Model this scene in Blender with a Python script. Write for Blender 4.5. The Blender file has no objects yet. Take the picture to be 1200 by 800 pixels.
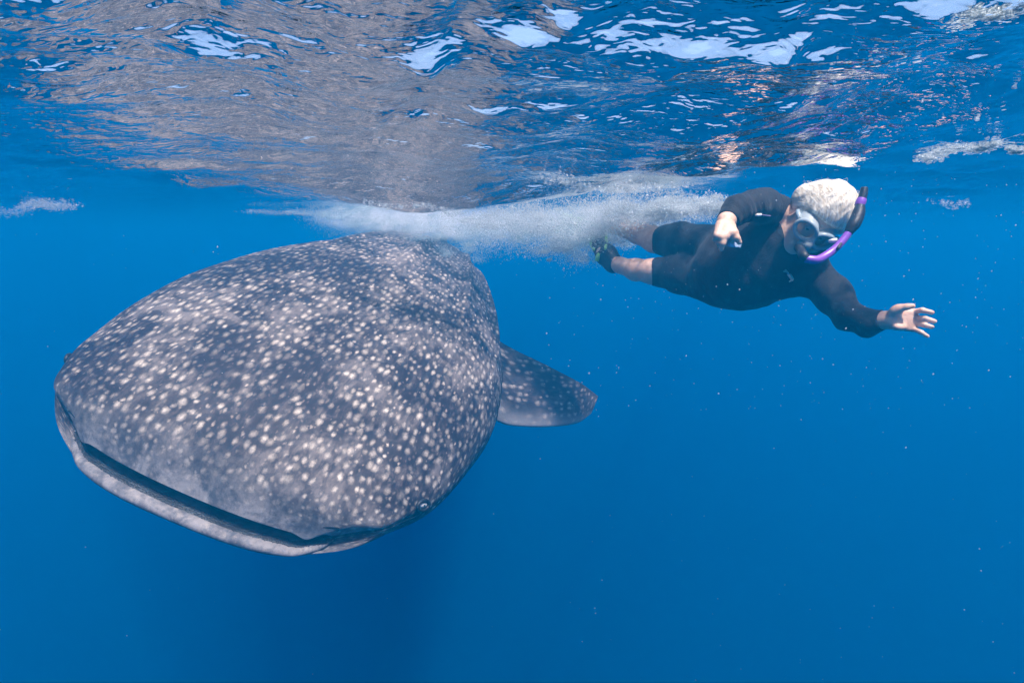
import bpy, bmesh, math, random, json
import numpy as np
from mathutils import Vector, Matrix, noise as mnoise
PI = math.pi
rng = np.random.default_rng(7)
random.seed(7)
SC = bpy.context.scene
COL = SC.collection

# ------------------------------------------------------------------ camera
PITCH = math.radians(11.8)
FPX = 600.0                                   # focal length in pixels of the 1200 px wide photograph
cam_data = bpy.data.cameras.new('camera')
cam_data.lens = 36.0 * FPX / 1200.0
cam_data.sensor_width = 36.0
cam_data.clip_start = 0.02
cam_data.clip_end = 500.0
cam = bpy.data.objects.new('camera', cam_data)
COL.objects.link(cam)
cam.rotation_euler = (PI/2 - PITCH, 0, 0)
SC.camera = cam
RT = np.array([1.0, 0, 0]); FW = np.array([0, math.cos(PITCH), -math.sin(PITCH)]); UP = np.array([0, math.sin(PITCH), math.cos(PITCH)])
def at(px, py, d):
    """world point seen at photograph pixel px, py at distance d along the view axis"""
    return RT*((px-600.0)/FPX*d) + UP*((400.0-py)/FPX*d) + FW*d

# ------------------------------------------------------------------ sky, sun, exposure
SUN_EL = math.radians(66); SUN_AZ = math.radians(152)   # azimuth measured from +Y towards +X
world = bpy.data.worlds.new('World'); SC.world = world; world.use_nodes = True
wn = world.node_tree.nodes; wl = world.node_tree.links
sky = wn.new('ShaderNodeTexSky'); sky.sky_type = 'NISHITA'; sky.sun_disc = False
sky.dust_density = 3.0; sky.sun_elevation = SUN_EL; sky.sun_rotation = SUN_AZ
bg = wn['Background']; bg.inputs['Strength'].default_value = 0.15
wl.new(sky.outputs['Color'], bg.inputs['Color'])
sun_d = bpy.data.lights.new('sun', 'SUN'); sun_d.energy = 5.0; sun_d.angle = math.radians(3.0); sun_d.color = (1.0, 0.94, 0.86)
sun = bpy.data.objects.new('sun', sun_d); COL.objects.link(sun)
sdir = Vector((math.sin(SUN_AZ)*math.cos(SUN_EL), math.cos(SUN_AZ)*math.cos(SUN_EL), math.sin(SUN_EL)))
sun.rotation_euler = sdir.to_track_quat('Z', 'Y').to_euler()
SC.view_settings.view_transform = 'Standard'; SC.view_settings.look = 'None'
SC.view_settings.exposure = 1.22; SC.view_settings.gamma = 1.0
SC.render.engine = 'CYCLES'
cy = SC.cycles
cy.use_denoising = True
cy.max_bounces = 8; cy.diffuse_bounces = 4; cy.glossy_bounces = 4; cy.transmission_bounces = 6
cy.transparent_max_bounces = 16; cy.volume_bounces = 2
cy.use_adaptive_sampling = False
cy.sample_clamp_indirect = 4.0
cy.caustics_reflective = False; cy.caustics_refractive = False

# ------------------------------------------------------------------ helpers
def tag(o, label=None, cat=None, group=None, kind=None):
    if label: o['label'] = label
    if cat: o['category'] = cat
    if group: o['group'] = group
    if kind: o['kind'] = kind
    return o
def link_mesh(name, verts, faces, mat=None, parent=None, smooth=True):
    me = bpy.data.meshes.new(name)
    verts = np.asarray(verts, dtype=np.float32); faces = np.asarray(faces, dtype=np.int32)
    k = faces.shape[1]
    me.vertices.add(len(verts)); me.vertices.foreach_set('co', verts.ravel())
    me.loops.add(faces.size); me.loops.foreach_set('vertex_index', faces.ravel())
    me.polygons.add(len(faces)); me.polygons.foreach_set('loop_start', np.arange(0, faces.size, k, dtype=np.int32))
    me.polygons.foreach_set('loop_total', np.full(len(faces), k, dtype=np.int32))
    me.update(calc_edges=True); me.validate()
    if smooth: me.polygons.foreach_set('use_smooth', np.ones(len(me.polygons), dtype=bool))
    o = bpy.data.objects.new(name, me); COL.objects.link(o)
    if mat: me.materials.append(mat)
    if parent: o.parent = parent
    return o
def empty(name, loc=(0, 0, 0)):
    o = bpy.data.objects.new(name, None); COL.objects.link(o); o.location = loc; return o
def vattr(o, name, vals):
    a = o.data.attributes.new(name, 'FLOAT', 'POINT'); a.data.foreach_set('value', np.asarray(vals, dtype=np.float32))
class NT:
    """small node-tree helper"""
    def __init__(s, name):
        s.m = bpy.data.materials.new(name); s.m.use_nodes = True
        s.t = s.m.node_tree; s.t.nodes.clear(); s.out = s.t.nodes.new('ShaderNodeOutputMaterial')
    def n(s, typ, ins=None, **kw):
        nd = s.t.nodes.new(typ)
        for k, v in kw.items(): setattr(nd, k, v)
        for k, v in (ins or {}).items(): s.set(nd, k, v)
        return nd
    def set(s, nd, k, v):
        i = nd.inputs[k]
        if isinstance(v, bpy.types.NodeSocket): s.t.links.new(v, i)
        elif isinstance(v, bpy.types.Node): s.t.links.new(v.outputs[0], i)
        else: i.default_value = v
    def math(s, op, a, b=0.0, c=0.0, clamp=False):
        nd = s.n('ShaderNodeMath', operation=op, use_clamp=clamp); s.set(nd, 0, a); s.set(nd, 1, b); s.set(nd, 2, c); return nd.outputs[0]
    def ramp(s, v, a, b, lo=0.0, hi=1.0):
        nd = s.n('ShaderNodeMapRange', interpolation_type='SMOOTHSTEP'); s.set(nd, 'Value', v)
        s.set(nd, 'From Min', a); s.set(nd, 'From Max', b); s.set(nd, 'To Min', lo); s.set(nd, 'To Max', hi); return nd.outputs[0]
    def mix(s, f, a, b, blend='MIX'):
        nd = s.n('ShaderNodeMix', data_type='RGBA', blend_type=blend); s.set(nd, 0, f)
        s.set(nd, 6, a if not isinstance(a, tuple) else (*a, 1)); s.set(nd, 7, b if not isinstance(b, tuple) else (*b, 1)); return nd.outputs[2]
    def noise(s, vec, scale, detail=3, rough=.55, dist=0.0):
        nd = s.n('ShaderNodeTexNoise'); 
        if vec is not None: s.set(nd, 'Vector', vec)
        s.set(nd, 'Scale', scale); s.set(nd, 'Detail', detail); s.set(nd, 'Roughness', rough); s.set(nd, 'Distortion', dist); return nd
    def attr(s, name): return s.n('ShaderNodeAttribute', attribute_name=name)
    def surf(s, sh): s.t.links.new(sh.outputs[0], s.out.inputs['Surface'])
def simple(name, col, rough=.5, bump=None, noise_amt=0.25, nscale=30.0, spec=.4, metal=0.0, trans=0.0):
    t = NT(name); tc = t.n('ShaderNodeTexCoord').outputs['Object']
    nz = t.noise(tc, nscale, 4)
    c = t.mix(t.ramp(nz.outputs[0], .3, .7), tuple(x*(1-noise_amt) for x in col), tuple(min(1, x*(1+noise_amt)) for x in col))
    b = t.n('ShaderNodeBsdfPrincipled', {'Base Color': c, 'Roughness': rough, 'Metallic': metal, 'Specular IOR Level': spec, 'Transmission Weight': trans})
    if bump:
        bn = t.noise(tc, bump[0], 3); bp = t.n('ShaderNodeBump', {'Height': bn.outputs[0], 'Strength': bump[1], 'Distance': bump[2]}); t.set(b, 'Normal', bp.outputs[0])
    t.surf(b); return t.m

# ------------------------------------------------------------------ the water: haze volume and wavy surface
SURF = 0.235
def surface_height(x, y):
    """height of the sea surface above the camera; sums of wave trains warped by each other"""
    z = np.zeros_like(x)
    r = np.random.default_rng(11)
    # long swell to ripples
    wx = x + .10*np.sin(2.3*y+.7) + .05*np.sin(5.1*x+1.9*y); wy = y + .10*np.sin(2.9*x-.4) + .05*np.sin(4.7*y-2.2*x+1.)
    for lam, amp, nn in ((2.6, .022, 4), (1.25, .025, 6), (.62, .0250, 8), (.31, .0140, 10), (.16, .0048, 12), (.085, .0020, 14)):
        for i in range(nn):
            a = r.normal(1.15, .75); k = 2*PI/(lam*r.uniform(.7, 1.35)); ph = r.uniform(0, 2*PI)
            q = k*(wx*math.cos(a)+wy*math.sin(a))+ph
            env = .6+.4*np.sin(.23*k*(wx*math.cos(a+1.2)+wy*math.sin(a+1.2))+ph*2.7)
            z += amp*env*(1-np.abs(np.sin(q/2)))*0.9*2**.5/nn**.5*1.6 - amp*.4/nn**.5
    fade = 1/(1+(np.hypot(x, y)/14)**2)
    z *= fade
    # hollow where the surface hangs low above the shark's back
    def dip(cx, cy_, sx, sy, h): return -h*np.exp(-((x-cx)/sx)**2-((y-cy_)/sy)**2)
    z = z + dip(-.45, 2.6, .55, .45, .10) + dip(.55, 1.75, .5, .22, .03)
    for q in ((.20, .56, .15, .055, .030), (.07, .60, .045, .030, .014), (-.12, .78, .035, .032, .022), (-.43, .80, .05, .028, .018), (1.15, 1.32, .10, .045, .026), (.62, .60, .10, .03, .012), (-.50, .62, .05, .03, .014), (.10, .72, .05, .03, .016), (.45, .85, .06, .03, .014), (-1.4, 2.2, .25, .07, .03), (.85, .95, .08, .03, .012)):
        z = z + dip(*q)
    rr = np.random.default_rng(23)
    for i in range(46):                          # small steep wavelets that let the bright sky through
        d_ = rr.uniform(.5, 1.25); a_ = rr.uniform(-.05, .85); sx, sy = rr.uniform(.012, .045), rr.uniform(.010, .020)
        z = z + dip(d_*math.sin(a_), d_*math.cos(a_), sx, sy, sy*rr.uniform(.45, .8))
    return z + SURF
def build_surface():
    na = 800
    gs = lambda a, b, n: np.exp(np.linspace(math.log(a), math.log(b), n, endpoint=False))
    r = np.concatenate([gs(.06, .38, 40), gs(.38, 2.4, 390), gs(2.4, 8, 90), gs(8, 150, 60)]); nr = len(r)
    # angles: dense in front, coarse behind
    t = np.linspace(-1, 1, na+1)[:-1]
    ang = PI*(0.45*t + 0.55*t**5)
    R, A = np.meshgrid(r, ang, indexing='ij')
    X = R*np.sin(A); Y = R*np.cos(A)-.02
    Z = surface_height(X, Y)
    V = np.stack([X, Y, Z], -1).reshape(-1, 3)
    i = np.arange(nr-1)[:, None]*na; j = np.arange(na)[None]; j2 = (j+1) % na
    Fq = np.stack([i+j, i+na+j, i+na+j2, i+j2], -1).reshape(-1, 4)
    c = len(V); V = np.vstack([V, [[0, -.02, float(surface_height(np.array([0.]), np.array([-.02]))[0])]]])
    tri = np.stack([j[0], j2[0], np.full(na, c), np.full(na, c)], -1)
    t = NT('sea_surface')
    tc = t.n('ShaderNodeNewGeometry').outputs['Position']
    mp = t.n('ShaderNodeMapping', {'Vector': tc, 'Rotation': (0, 0, .35), 'Scale': (1.0, 2.0, 1.0)}).outputs[0]
    n1 = t.noise(mp, 40, 1.2, .45, .6); n2 = t.noise(mp, 13, 2, .5, .6)
    h = t.math('ADD', t.math('MULTIPLY', n1.outputs[0], .32), n2.outputs[0])
    bp = t.n('ShaderNodeBump', {'Height': h, 'Strength': 1.0, 'Distance': .0085})
    fr = t.n('ShaderNodeFresnel', {'IOR': 1.333, 'Normal': bp.outputs[0]})
    gl = t.n('ShaderNodeBsdfGlossy', {'Color': (.92, .94, .95, 1), 'Roughness': 0.0, 'Normal': bp.outputs[0]})
    rf = t.n('ShaderNodeBsdfRefraction', {'Color': (1, 1, 1, 1), 'Roughness': .18, 'IOR': 1.333, 'Normal': bp.outputs[0]})
    tr = t.n('ShaderNodeBsdfTransparent', {'Color': (.98, .99, 1, 1)})
    ta = t.n('ShaderNodeMixShader', {0: .25}); t.set(ta, 1, tr.outputs[0]); t.set(ta, 2, rf.outputs[0])
    mx = t.n('ShaderNodeMixShader'); t.set(mx, 0, fr.outputs[0]); t.set(mx, 1, ta.outputs[0]); t.set(mx, 2, gl.outputs[0])
    t.surf(mx)
    me = bpy.data.meshes.new('water_surface')
    faces = [tuple(map(int, f)) for f in Fq[:, ::1]]
    o = link_mesh('water_surface', V, Fq[:, ::-1], t.m)
    # make sure the normals point up
    if o.data.polygons[1000].normal.z < 0: o.data.flip_normals()
    tag(o, kind='structure')
    return o
bpy_surface = build_surface()

def build_haze():
    xs, y0, y1, z0, z1 = 150.0, -150.0, 150.0, -120.0, 0.62
    v = [(x, y, z) for z in (z0, z1) for y in (y0, y1) for x in (-xs, xs)]
    f = [(0, 2, 3, 1), (4, 5, 7, 6), (0, 1, 5, 4), (2, 6, 7, 3), (0, 4, 6, 2), (1, 3, 7, 5)]
    t = NT('clear_blue_sea_water')
    dens = .30
    pv = t.n('ShaderNodeVolumePrincipled', {'Color': (.0003, .112, .232, 1), 'Density': dens, 'Anisotropy': .1,
             'Absorption Color': (.31, .30, .50, 1)})
    t.t.links.new(pv.outputs[0], t.out.inputs['Volume'])
    o = link_mesh('haze', v, f, t.m, smooth=False)
    tag(o, kind='stuff', label='clear deep blue sea water filling the whole view', cat='water')
build_haze()

# ------------------------------------------------------------------ whale shark
SK = np.array([0, .04, .12, .3, .6, 1.0, 1.5, 2.2, 3.2, 4.5, 5.6, 6.6])
SW = np.array([.494, .621, .67, .752, .815, .863, .839, .717, .545, .336, .164, .044])
ST = np.array([.0, .067, .132, .219, .3, .373, .427, .443, .37, .232, .106, .042])
SB = np.array([.0, .003, .012, .086, .212, .356, .459, .477, .391, .261, .147, .034])
SZ = np.array([-.084, -.029, -.016, -.012, .019, .029, .025, .024, .04, -.06, -.25, -.5])
S_D, S_GAP, S_BEND = .1215, .104, -.02444
S_LOC = np.array([-1.0213, 1.4944, -.7329]); S_YPR = (-1.7113, .0631, -.3847)
def herm(s, K, V):
    d = np.diff(V)/np.diff(K); m = np.zeros_like(V)
    m[1:-1] = np.where(d[:-1]*d[1:] > 0, 2*d[:-1]*d[1:]/(d[:-1]+d[1:]+1e-12), 0); m[0] = d[0]; m[-1] = d[-1]
    i = np.clip(np.searchsorted(K, s)-1, 0, len(K)-2); h = K[i+1]-K[i]; t = (s-K[i])/h
    return (2*t**3-3*t**2+1)*V[i]+(t**3-2*t**2+t)*h*m[i]+(-2*t**3+3*t**2)*V[i+1]+(t**3-t**2)*h*m[i+1]
def rot_ypr(yaw, pitch, roll):
    cy_, sy = math.cos(yaw), math.sin(yaw); cp, sp = math.cos(pitch), math.sin(pitch); cr, sr = math.cos(roll), math.sin(roll)
    return np.array([[cy_, -sy, 0], [sy, cy_, 0], [0, 0, 1]])@np.array([[cp, 0, sp], [0, 1, 0], [-sp, 0, cp]])@np.array([[1, 0, 0], [0, cr, -sr], [0, sr, cr]])
S_R = rot_ypr(*S_YPR)
def s_local(P): return (np.asarray(P)-S_LOC)@S_R          # world -> shark local
def jaw_open(v): return (1-np.clip(np.abs(v)/.955, 0, 1)**4)**.7
def shark_half(s, v, half):
    S, Vv = np.meshgrid(s, v, indexing='ij'); th = Vv*PI/2; c = np.cos(th); c[np.abs(c) < 1e-9] = 0
    W = herm(s, SK, SW)[:, None]; H = herm(s, SK, ST if half == 0 else SB)[:, None]; zs = herm(s, SK, SZ)[:, None]
    x = -S - S_D*(1-c**.9)*np.exp(-s/.55)[:, None]
    y = W*np.sign(np.sin(th))*np.abs(np.sin(th))**.9
    if half == 0:
        q = .9
        z = zs + H*c**q
        # longitudinal ridges along the back
        rf = np.clip((S-.9)/1.2, 0, 1)**1.5*np.clip((6-S)/2, 0, 1)
        for vc, a in ((0, .040), (.36, .030), (-.36, .030), (.66, .040), (-.66, .040)):
            b = a*np.exp(-((Vv-vc-.02*np.sin(S*1.7))/.030)**2)*rf
            y = y + b*np.sin(th); z = z + b*c
        # nasal flap on the upper lip near the shark's left mouth corner, and its twin
        for sg in (1, -1):
            z = z - .018*np.exp(-((Vv-sg*.60)/.07)**2-(S/.035)**2)
            z = z + .010*np.exp(-((Vv-sg*.74)/.08)**2-(S/.03)**2)
        # gentle lumps of the head: brow bulge above the lip, shallow hollow behind
        z = z + .012*np.sin(3.1*y+1.2)*np.exp(-((S-.35)/.25)**2) - .012*np.exp(-((S-.75)/.3)**2-(y/.35)**2)
    else:
        jo = jaw_open(Vv); x = x + .020*jo*np.exp(-s/.15)[:, None]; y = y*(1-.085*jo*np.exp(-s/.22)[:, None])
        z = zs - S_GAP*jo*(1+.28*np.clip(-Vv, 0, .8)-.04*np.clip(Vv, 0, 1))*np.exp(-s/.35)[:, None] - H*c**.8 - .13*c**1.3*(1-np.exp(-s/.09)[:, None])*np.exp(-s/.8)[:, None]
    y = y + S_BEND*S**2
    return np.stack([x, y, z], -1)
def shark_material(name, fin=False):
    t = NT(name)
    uv = t.n('ShaderNodeUVMap', uv_map='body_map').outputs[0]
    obj = t.n('ShaderNodeTexCoord').outputs['Object']
    lip = t.attr('lip').outputs['Fac']; belly = t.attr('belly').outputs['Fac']
    wob = t.noise(uv, 9, 2).outputs['Color']
    wv = t.n('ShaderNodeVectorMath', operation='SUBTRACT'); t.set(wv, 0, wob); t.set(wv, 1, (.5, .5, .5))
    ws = t.n('ShaderNodeVectorMath', operation='SCALE'); t.set(ws, 0, wv.outputs[0]); t.set(ws, 'Scale', .035)
    fine = t.noise(uv, 110, 2).outputs['Color']
    fv = t.n('ShaderNodeVectorMath', operation='SUBTRACT'); t.set(fv, 0, fine); t.set(fv, 1, (.5, .5, .5))
    fs = t.n('ShaderNodeVectorMath', operation='SCALE'); t.set(fs, 0, fv.outputs[0]); t.set(fs, 'Scale', .010)
    a1 = t.n('ShaderNodeVectorMath', operation='ADD'); t.set(a1, 0, uv); t.set(a1, 1, ws.outputs[0])
    a2 = t.n('ShaderNodeVectorMath', operation='ADD'); t.set(a2, 0, a1.outputs[0]); t.set(a2, 1, fs.outputs[0])
    def spots(scale, off, r0, r1, drop, soft):
        mp = t.n('ShaderNodeMapping', {'Vector': a2.outputs[0], 'Location': off, 'Scale': (scale, scale*1.12, 1)}).outputs[0]
        vo = t.n('ShaderNodeTexVoronoi', {'Vector': mp, 'Scale': 1.0, 'Randomness': .72}, voronoi_dimensions='2D')
        sp = t.n('ShaderNodeSeparateColor'); t.set(sp, 0, vo.outputs['Color'])
        rad = t.math('MULTIPLY_ADD', sp.outputs[0], r1-r0, r0)
        q = t.math('DIVIDE', vo.outputs['Distance'], rad)
        m = t.ramp(q, 1.0+soft, 1.0-soft)
        far = t.ramp(t.n('ShaderNodeSeparateXYZ', {0: uv}).outputs[0], .7, 2.2, 0.0, .30)
        keep = t.ramp(t.math('SUBTRACT', sp.outputs[1], far), drop, drop+.05)
        br = t.math('MULTIPLY_ADD', sp.outputs[2], .55, .45)
        return t.math('MULTIPLY', t.math('MULTIPLY', m, keep), br)
    big = spots(28 if not fin else 19, (0, 0, 0), .12 if not fin else .17, .29 if not fin else .30, .03 if not fin else .08, .95)
    small = spots(37, (3.3, 1.7, 0), .08, .20, .35 if not fin else .8, .8)
    # broad mottling and fine brushed streaks of the hide
    patch = t.noise(obj, 3.0, 4, .6, .6).outputs[0]
    mps = t.n('ShaderNodeMapping', {'Vector': uv, 'Scale': (20, 36, 1), 'Rotation': (0, 0, .5)}).outputs[0]
    streak = t.noise(mps, 1.0, 4, .65, .5).outputs[0]
    grain = t.noise(uv, 60, 5, .7).outputs[0]
    p = t.ramp(t.math('ADD', t.math('MULTIPLY', patch, .62), t.math('MULTIPLY', streak, .38)), .41, .62)
    p = t.math('MULTIPLY', p, t.ramp(t.noise(obj, 6.5, 3, .55, 1.2).outputs[0], .36, .58, .25, 1.15))
    p2 = t.math('MULTIPLY', p, t.ramp(grain, .25, .8, .65 if not fin else .3, 1.25 if not fin else .55))
    base = t.mix(p2, (.014, .014, .024), (.165, .147, .140))
    lipn = t.math('ADD', t.math('MULTIPLY', t.noise(obj, 9, 4, .6, .8).outputs[0], .7), t.math('MULTIPLY', grain, .3))
    lipc = t.mix(t.ramp(lipn, .38, .62), (.075, .082, .10), (.28, .272, .268))
    base = t.mix(lip, base, lipc)
    base = t.mix(belly, base, (.52, .53, .52))
    sm = t.math('MULTIPLY', t.math('MAXIMUM', big, t.math('MULTIPLY', small, .36)), t.math('SUBTRACT', 1.0, t.math('MULTIPLY', lip, .75)))
    sm = t.math('MULTIPLY', sm, t.math('SUBTRACT', 1.0, belly))
    sm = t.math('MULTIPLY', sm, t.ramp(patch, .36, .52, .35, 1.0))
    spotc = t.mix(t.ramp(grain, .35, .65), (.38, .34, .29), (.74, .67, .55))
    col = t.mix(t.math('MULTIPLY', sm, .95 if not fin else .62), base, spotc)
    # scratches
    mp3 = t.n('ShaderNodeMapping', {'Vector': uv, 'Rotation': (0, 0, .9), 'Scale': (2.2, 60, 1)}).outputs[0]
    sc = t.ramp(t.noise(mp3, 1.0, 2, .5, 1.5).outputs[0], .73, .78)
    col = t.mix(t.math('MULTIPLY', sc, .28), col, (.42, .40, .40))
    b = t.n('ShaderNodeBsdfPrincipled', {'Base Color': col, 'Roughness': .62, 'Specular IOR Level': .25})
    hh = t.math('ADD', t.math('MULTIPLY', grain, .6), t.math('ADD', t.math('MULTIPLY', streak, .8), t.math('MULTIPLY', sm, -.5)))
    t.set(b, 'Normal', t.n('ShaderNodeBump', {'Height': hh, 'Strength': .55, 'Distance': .006}).outputs[0])
    t.surf(b); return t.m
def build_shark():
    root = empty('whale_shark', S_LOC)
    root.rotation_euler = Matrix([list(r) for r in S_R]).to_euler()
    tag(root, 'huge grey whale shark with pale spots swimming towards the viewer, mouth slightly open', 'whale shark')
    nv = 221; v = np.linspace(-1, 1, nv); th = v*PI/2; c = np.clip(np.cos(th), 0, 1); c[[0, -1]] = 0
    su = 6.6*np.linspace(0, 1, 330)**1.9; sl = 6.6*np.linspace(0, 1, 170)**1.9
    U = shark_half(su, v, 0); L = shark_half(sl, v, 1)
    lipu = U[0]; lipl = L[0]
    tan = np.gradient(lipu[:, :2], axis=0); nrm = np.stack([-tan[:, 1], tan[:, 0]], -1); nrm /= np.linalg.norm(nrm, axis=1)[:, None]
    if nrm[nv//2, 0] < 0: nrm = -nrm                      # points forward / outward
    o = jaw_open(v)
    def row(base, out, dz, w): 
        P = base.copy(); P[:, :2] += nrm*(out*w)[:, None]; P[:, 2] += dz*w; return P
    ups = [row(lipu, q, dz, o) for q, dz in ((-.012, -.006), (-.03, -.002), (-.06, .008), (-.12, .015), (-.22, .02))]
    zz = lipu.copy()
    def lrow(out, f, w=o):                                # f: 0 upper lip .. 1 lower lip
        P = lipu*(1-f)+lipl*f; P = P.copy(); P[:, :2] += nrm*(out*w)[:, None]; return P
    lows = [lrow(*q) for q in ((-.24, .35), (-.16, .45), (-.10, .54), (-.06, .58), (-.03, .60), (-.012, .62), (0, .64), (.008, .68), (.014, .75), (.014, .84), (.008, .92))]
    rows = [U[i] for i in range(len(su)-1, -1, -1)] + ups + lows + [L[i] for i in range(len(sl))]
    G = np.array(rows); nr = len(rows)
    # attributes
    iu = len(su)
    sarr = np.concatenate([su[::-1], np.zeros(len(ups)+len(lows)), sl])
    typ = np.concatenate([np.zeros(iu), np.ones(len(ups)), np.full(len(lows), 2), np.full(len(sl), 3)])
    # metric map: arc length from the lip backwards and from the midline sideways
    du = np.linalg.norm(np.diff(G[:iu][::-1], axis=0), axis=2); u_up = np.concatenate([np.zeros((1, nv)), np.cumsum(du, 0)])
    du2 = np.linalg.norm(np.diff(G[iu:], axis=0), axis=2); u_lo = np.concatenate([np.zeros((1, nv)), np.cumsum(du2, 0)])
    # sideways arc measured on the upper half only, blending to a mean so that spots stay round
    dv = np.linalg.norm(np.diff(G, axis=1), axis=2); arc = np.concatenate([np.zeros((nr, 1)), np.cumsum(dv, 1)], 1); arc -= arc[:, nv//2][:, None]
    u_up = u_up*.5 + u_up[:, nv//2][:, None]*.5
    u_up = np.log(1+.8*u_up)/.8
    Umap = np.concatenate([u_up[::-1], 20+u_lo])
    lipmask = np.zeros((nr, nv)); belly = np.zeros((nr, nv))
    s2 = sarr[:, None]*np.ones((1, nv))
    lipmask[:iu] = np.clip(1-(u_up[::-1]-.03)/.17, 0, 1)**1.3
    lipmask[iu:] = .9*np.clip((.93-np.abs(v)[None])/.14, 0, 1)
    lipmask[iu+len(ups)+len(lows):] = np.clip((.90-np.abs(v)[None])/.14, 0, 1)*np.exp(-s2[iu+len(ups)+len(lows):]/.10)
    seamfade = np.clip((np.abs(v)[None]-.90)/.10, 0, 1)*np.ones((nr, 1))
    belly[iu+len(ups):] = 0
    belly[iu+len(ups)+len(lows):] = np.clip((.88-np.abs(v)[None])*3.0, 0, .9)*np.clip(s2[iu+len(ups)+len(lows):]*2.5-.1, 0, 1)
    belly[iu+len(ups)+len(lows):] *= np.maximum(1-seamfade[iu+len(ups)+len(lows):], np.exp(-s2[iu+len(ups)+len(lows):]/.03))
    V = G.reshape(-1, 3); idx = np.arange(nr*nv).reshape(nr, nv)
    # weld the side seams: lower half edge vertices reuse the upper half's
    for k in range(len(sl)):
        j = iu-1-int(np.argmin(np.abs(su-sl[k])))
    F = np.stack([idx[:-1, :-1], idx[1:, :-1], idx[1:, 1:], idx[:-1, 1:]], -1).reshape(-1, 4)
    body = link_mesh('body', V, F, None, root)
    me = body.data
    skin = shark_material('shark_hide'); lining = simple('mouth_lining', (.06, .068, .07), .5, (18, .8, .02), .7, 9)
    liplow = None
    me.materials.append(skin); me.materials.append(lining)
    rowi = np.repeat(np.arange(nr-1), nv-1)
    dark = (rowi >= iu) & (rowi < iu+len(ups)+5)
    me.polygons.foreach_set('material_index', dark.astype(np.int32))
    vattr(body, 'lip', lipmask.ravel()); vattr(body, 'belly', belly.ravel())
    uvl = me.uv_layers.new(name='body_map'); li = np.empty(len(me.loops), np.int32); me.loops.foreach_get('vertex_index', li)
    uvs = np.stack([Umap.ravel()[li], arc.ravel()[li]], -1).astype(np.float32); uvl.data.foreach_set('uv', uvs.ravel())
    bm = bmesh.new(); bm.from_mesh(me)
    seam = [vv for vv in bm.verts if vv.is_boundary]
    bmesh.ops.remove_doubles(bm, verts=seam, dist=.004)
    bmesh.ops.recalc_face_normals(bm, faces=bm.faces)
    bm.to_mesh(me); bm.free()
    if me.polygons[len(me.polygons)//2].normal.x < 0 or max(me.polygons, key=lambda p: p.center.z).normal.z < 0: me.flip_normals()
    # ---- tooth band: rows of tiny nubs along the lower jaw
    base = lrow(-.028, .602, o)+np.array([0, 0, .002]) + np.array([0, 0, .004])
    band = []; bf = []
    r = np.random.default_rng(3)
    tt = np.linspace(.06, .94, 520)
    base_i = np.stack([np.interp(tt*(nv-1), np.arange(nv), base[:, k]) for k in range(3)], -1)
    ni = np.stack([np.interp(tt*(nv-1), np.arange(nv), nrm[:, k]) for k in range(2)], -1)
    octv = np.array([[1, 0, 0], [-1, 0, 0], [0, 1, 0], [0, -1, 0], [0, 0, 1], [0, 0, -1]], float)
    octf = np.array([[0, 2, 4], [2, 1, 4], [1, 3, 4], [3, 0, 4], [2, 0, 5], [1, 2, 5], [3, 1, 5], [0, 3, 5]])
    for k in range(len(tt)):
        for w in (-.007, 0, .007, .013):
            P = base_i[k].copy(); P[:2] += ni[k]*(w+r.normal(0, .002)); P[2] += -abs(w)*.5+r.normal(0, .0015)
            bf.append(octf+6*len(band)); band.append(octv*r.uniform(.0016, .0032)+P)
    tb = link_mesh('tooth_band', np.concatenate(band), np.concatenate(bf), simple('dark_tooth_pad', (.05, .055, .06), .6, None, .4), root)
    tb['kind'] = 'stuff'
    # ---- eyes: pale ball inside a dark rim
    eye_m = simple('eye_white', (.50, .50, .48), .3, None, .15); rim_m = simple('eye_rim', (.015, .018, .022), .5); pup = simple('pupil', (.02, .02, .02), .15)
    for sg in (1, -1):
        i = int(np.argmin(np.abs(su-.215))); j = int(round(((.875 if sg > 0 else -.985)+1)/2*(nv-1)))
        P = U[i, j]; n = np.cross(U[i+3, j]-U[i-3, j], U[i, j+2]-U[i, j-2]); n /= np.linalg.norm(n)
        if n[1]*sg < 0: n = -n
        fwd = np.array([1, 0, .45]); fwd -= n*fwd.dot(n); fwd /= np.linalg.norm(fwd); upv = np.cross(n, fwd)
        def ell(name, rf, ru, rn, m, off, par=root, hole=False):
            a = np.linspace(0, 2*PI, 25)[:-1]; vs = []; fs = []
            for p_ in np.linspace(0, PI/2, 8):
                for q in a: vs.append(P+n*(off+rn*math.cos(p_))+fwd*rf*math.sin(p_)*math.cos(q)+upv*ru*math.sin(p_)*math.sin(q))
            for k in range(7):
                for q in range(24): fs.append((k*24+q, k*24+(q+1) % 24, (k+1)*24+(q+1) % 24, (k+1)*24+q))
            return link_mesh(name, vs, fs, m, par)
        e = ell('eye', .024, .0125, .014, eye_m, -.001)
        # rim as a torus-like ring
        vs = []; fs = []
        for q in range(32):
            a = 2*PI*q/32
            ctr = P+n*.007+fwd*.029*math.cos(a)+upv*.0175*math.sin(a); rad = fwd*math.cos(a)+upv*math.sin(a)
            for w in range(8):
                b = 2*PI*w/8; vs.append(ctr+.0075*(rad*math.cos(b)+n*math.sin(b)))
        for q in range(32):
            for w in range(8): fs.append((q*8+w, ((q+1) % 32)*8+w, ((q+1) % 32)*8+(w+1) % 8, q*8+(w+1) % 8))
        link_mesh('eyelid', vs, fs, rim_m, e)
        pp = ell('pupil', .006, .005, .004, pup, .0105, e)
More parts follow.
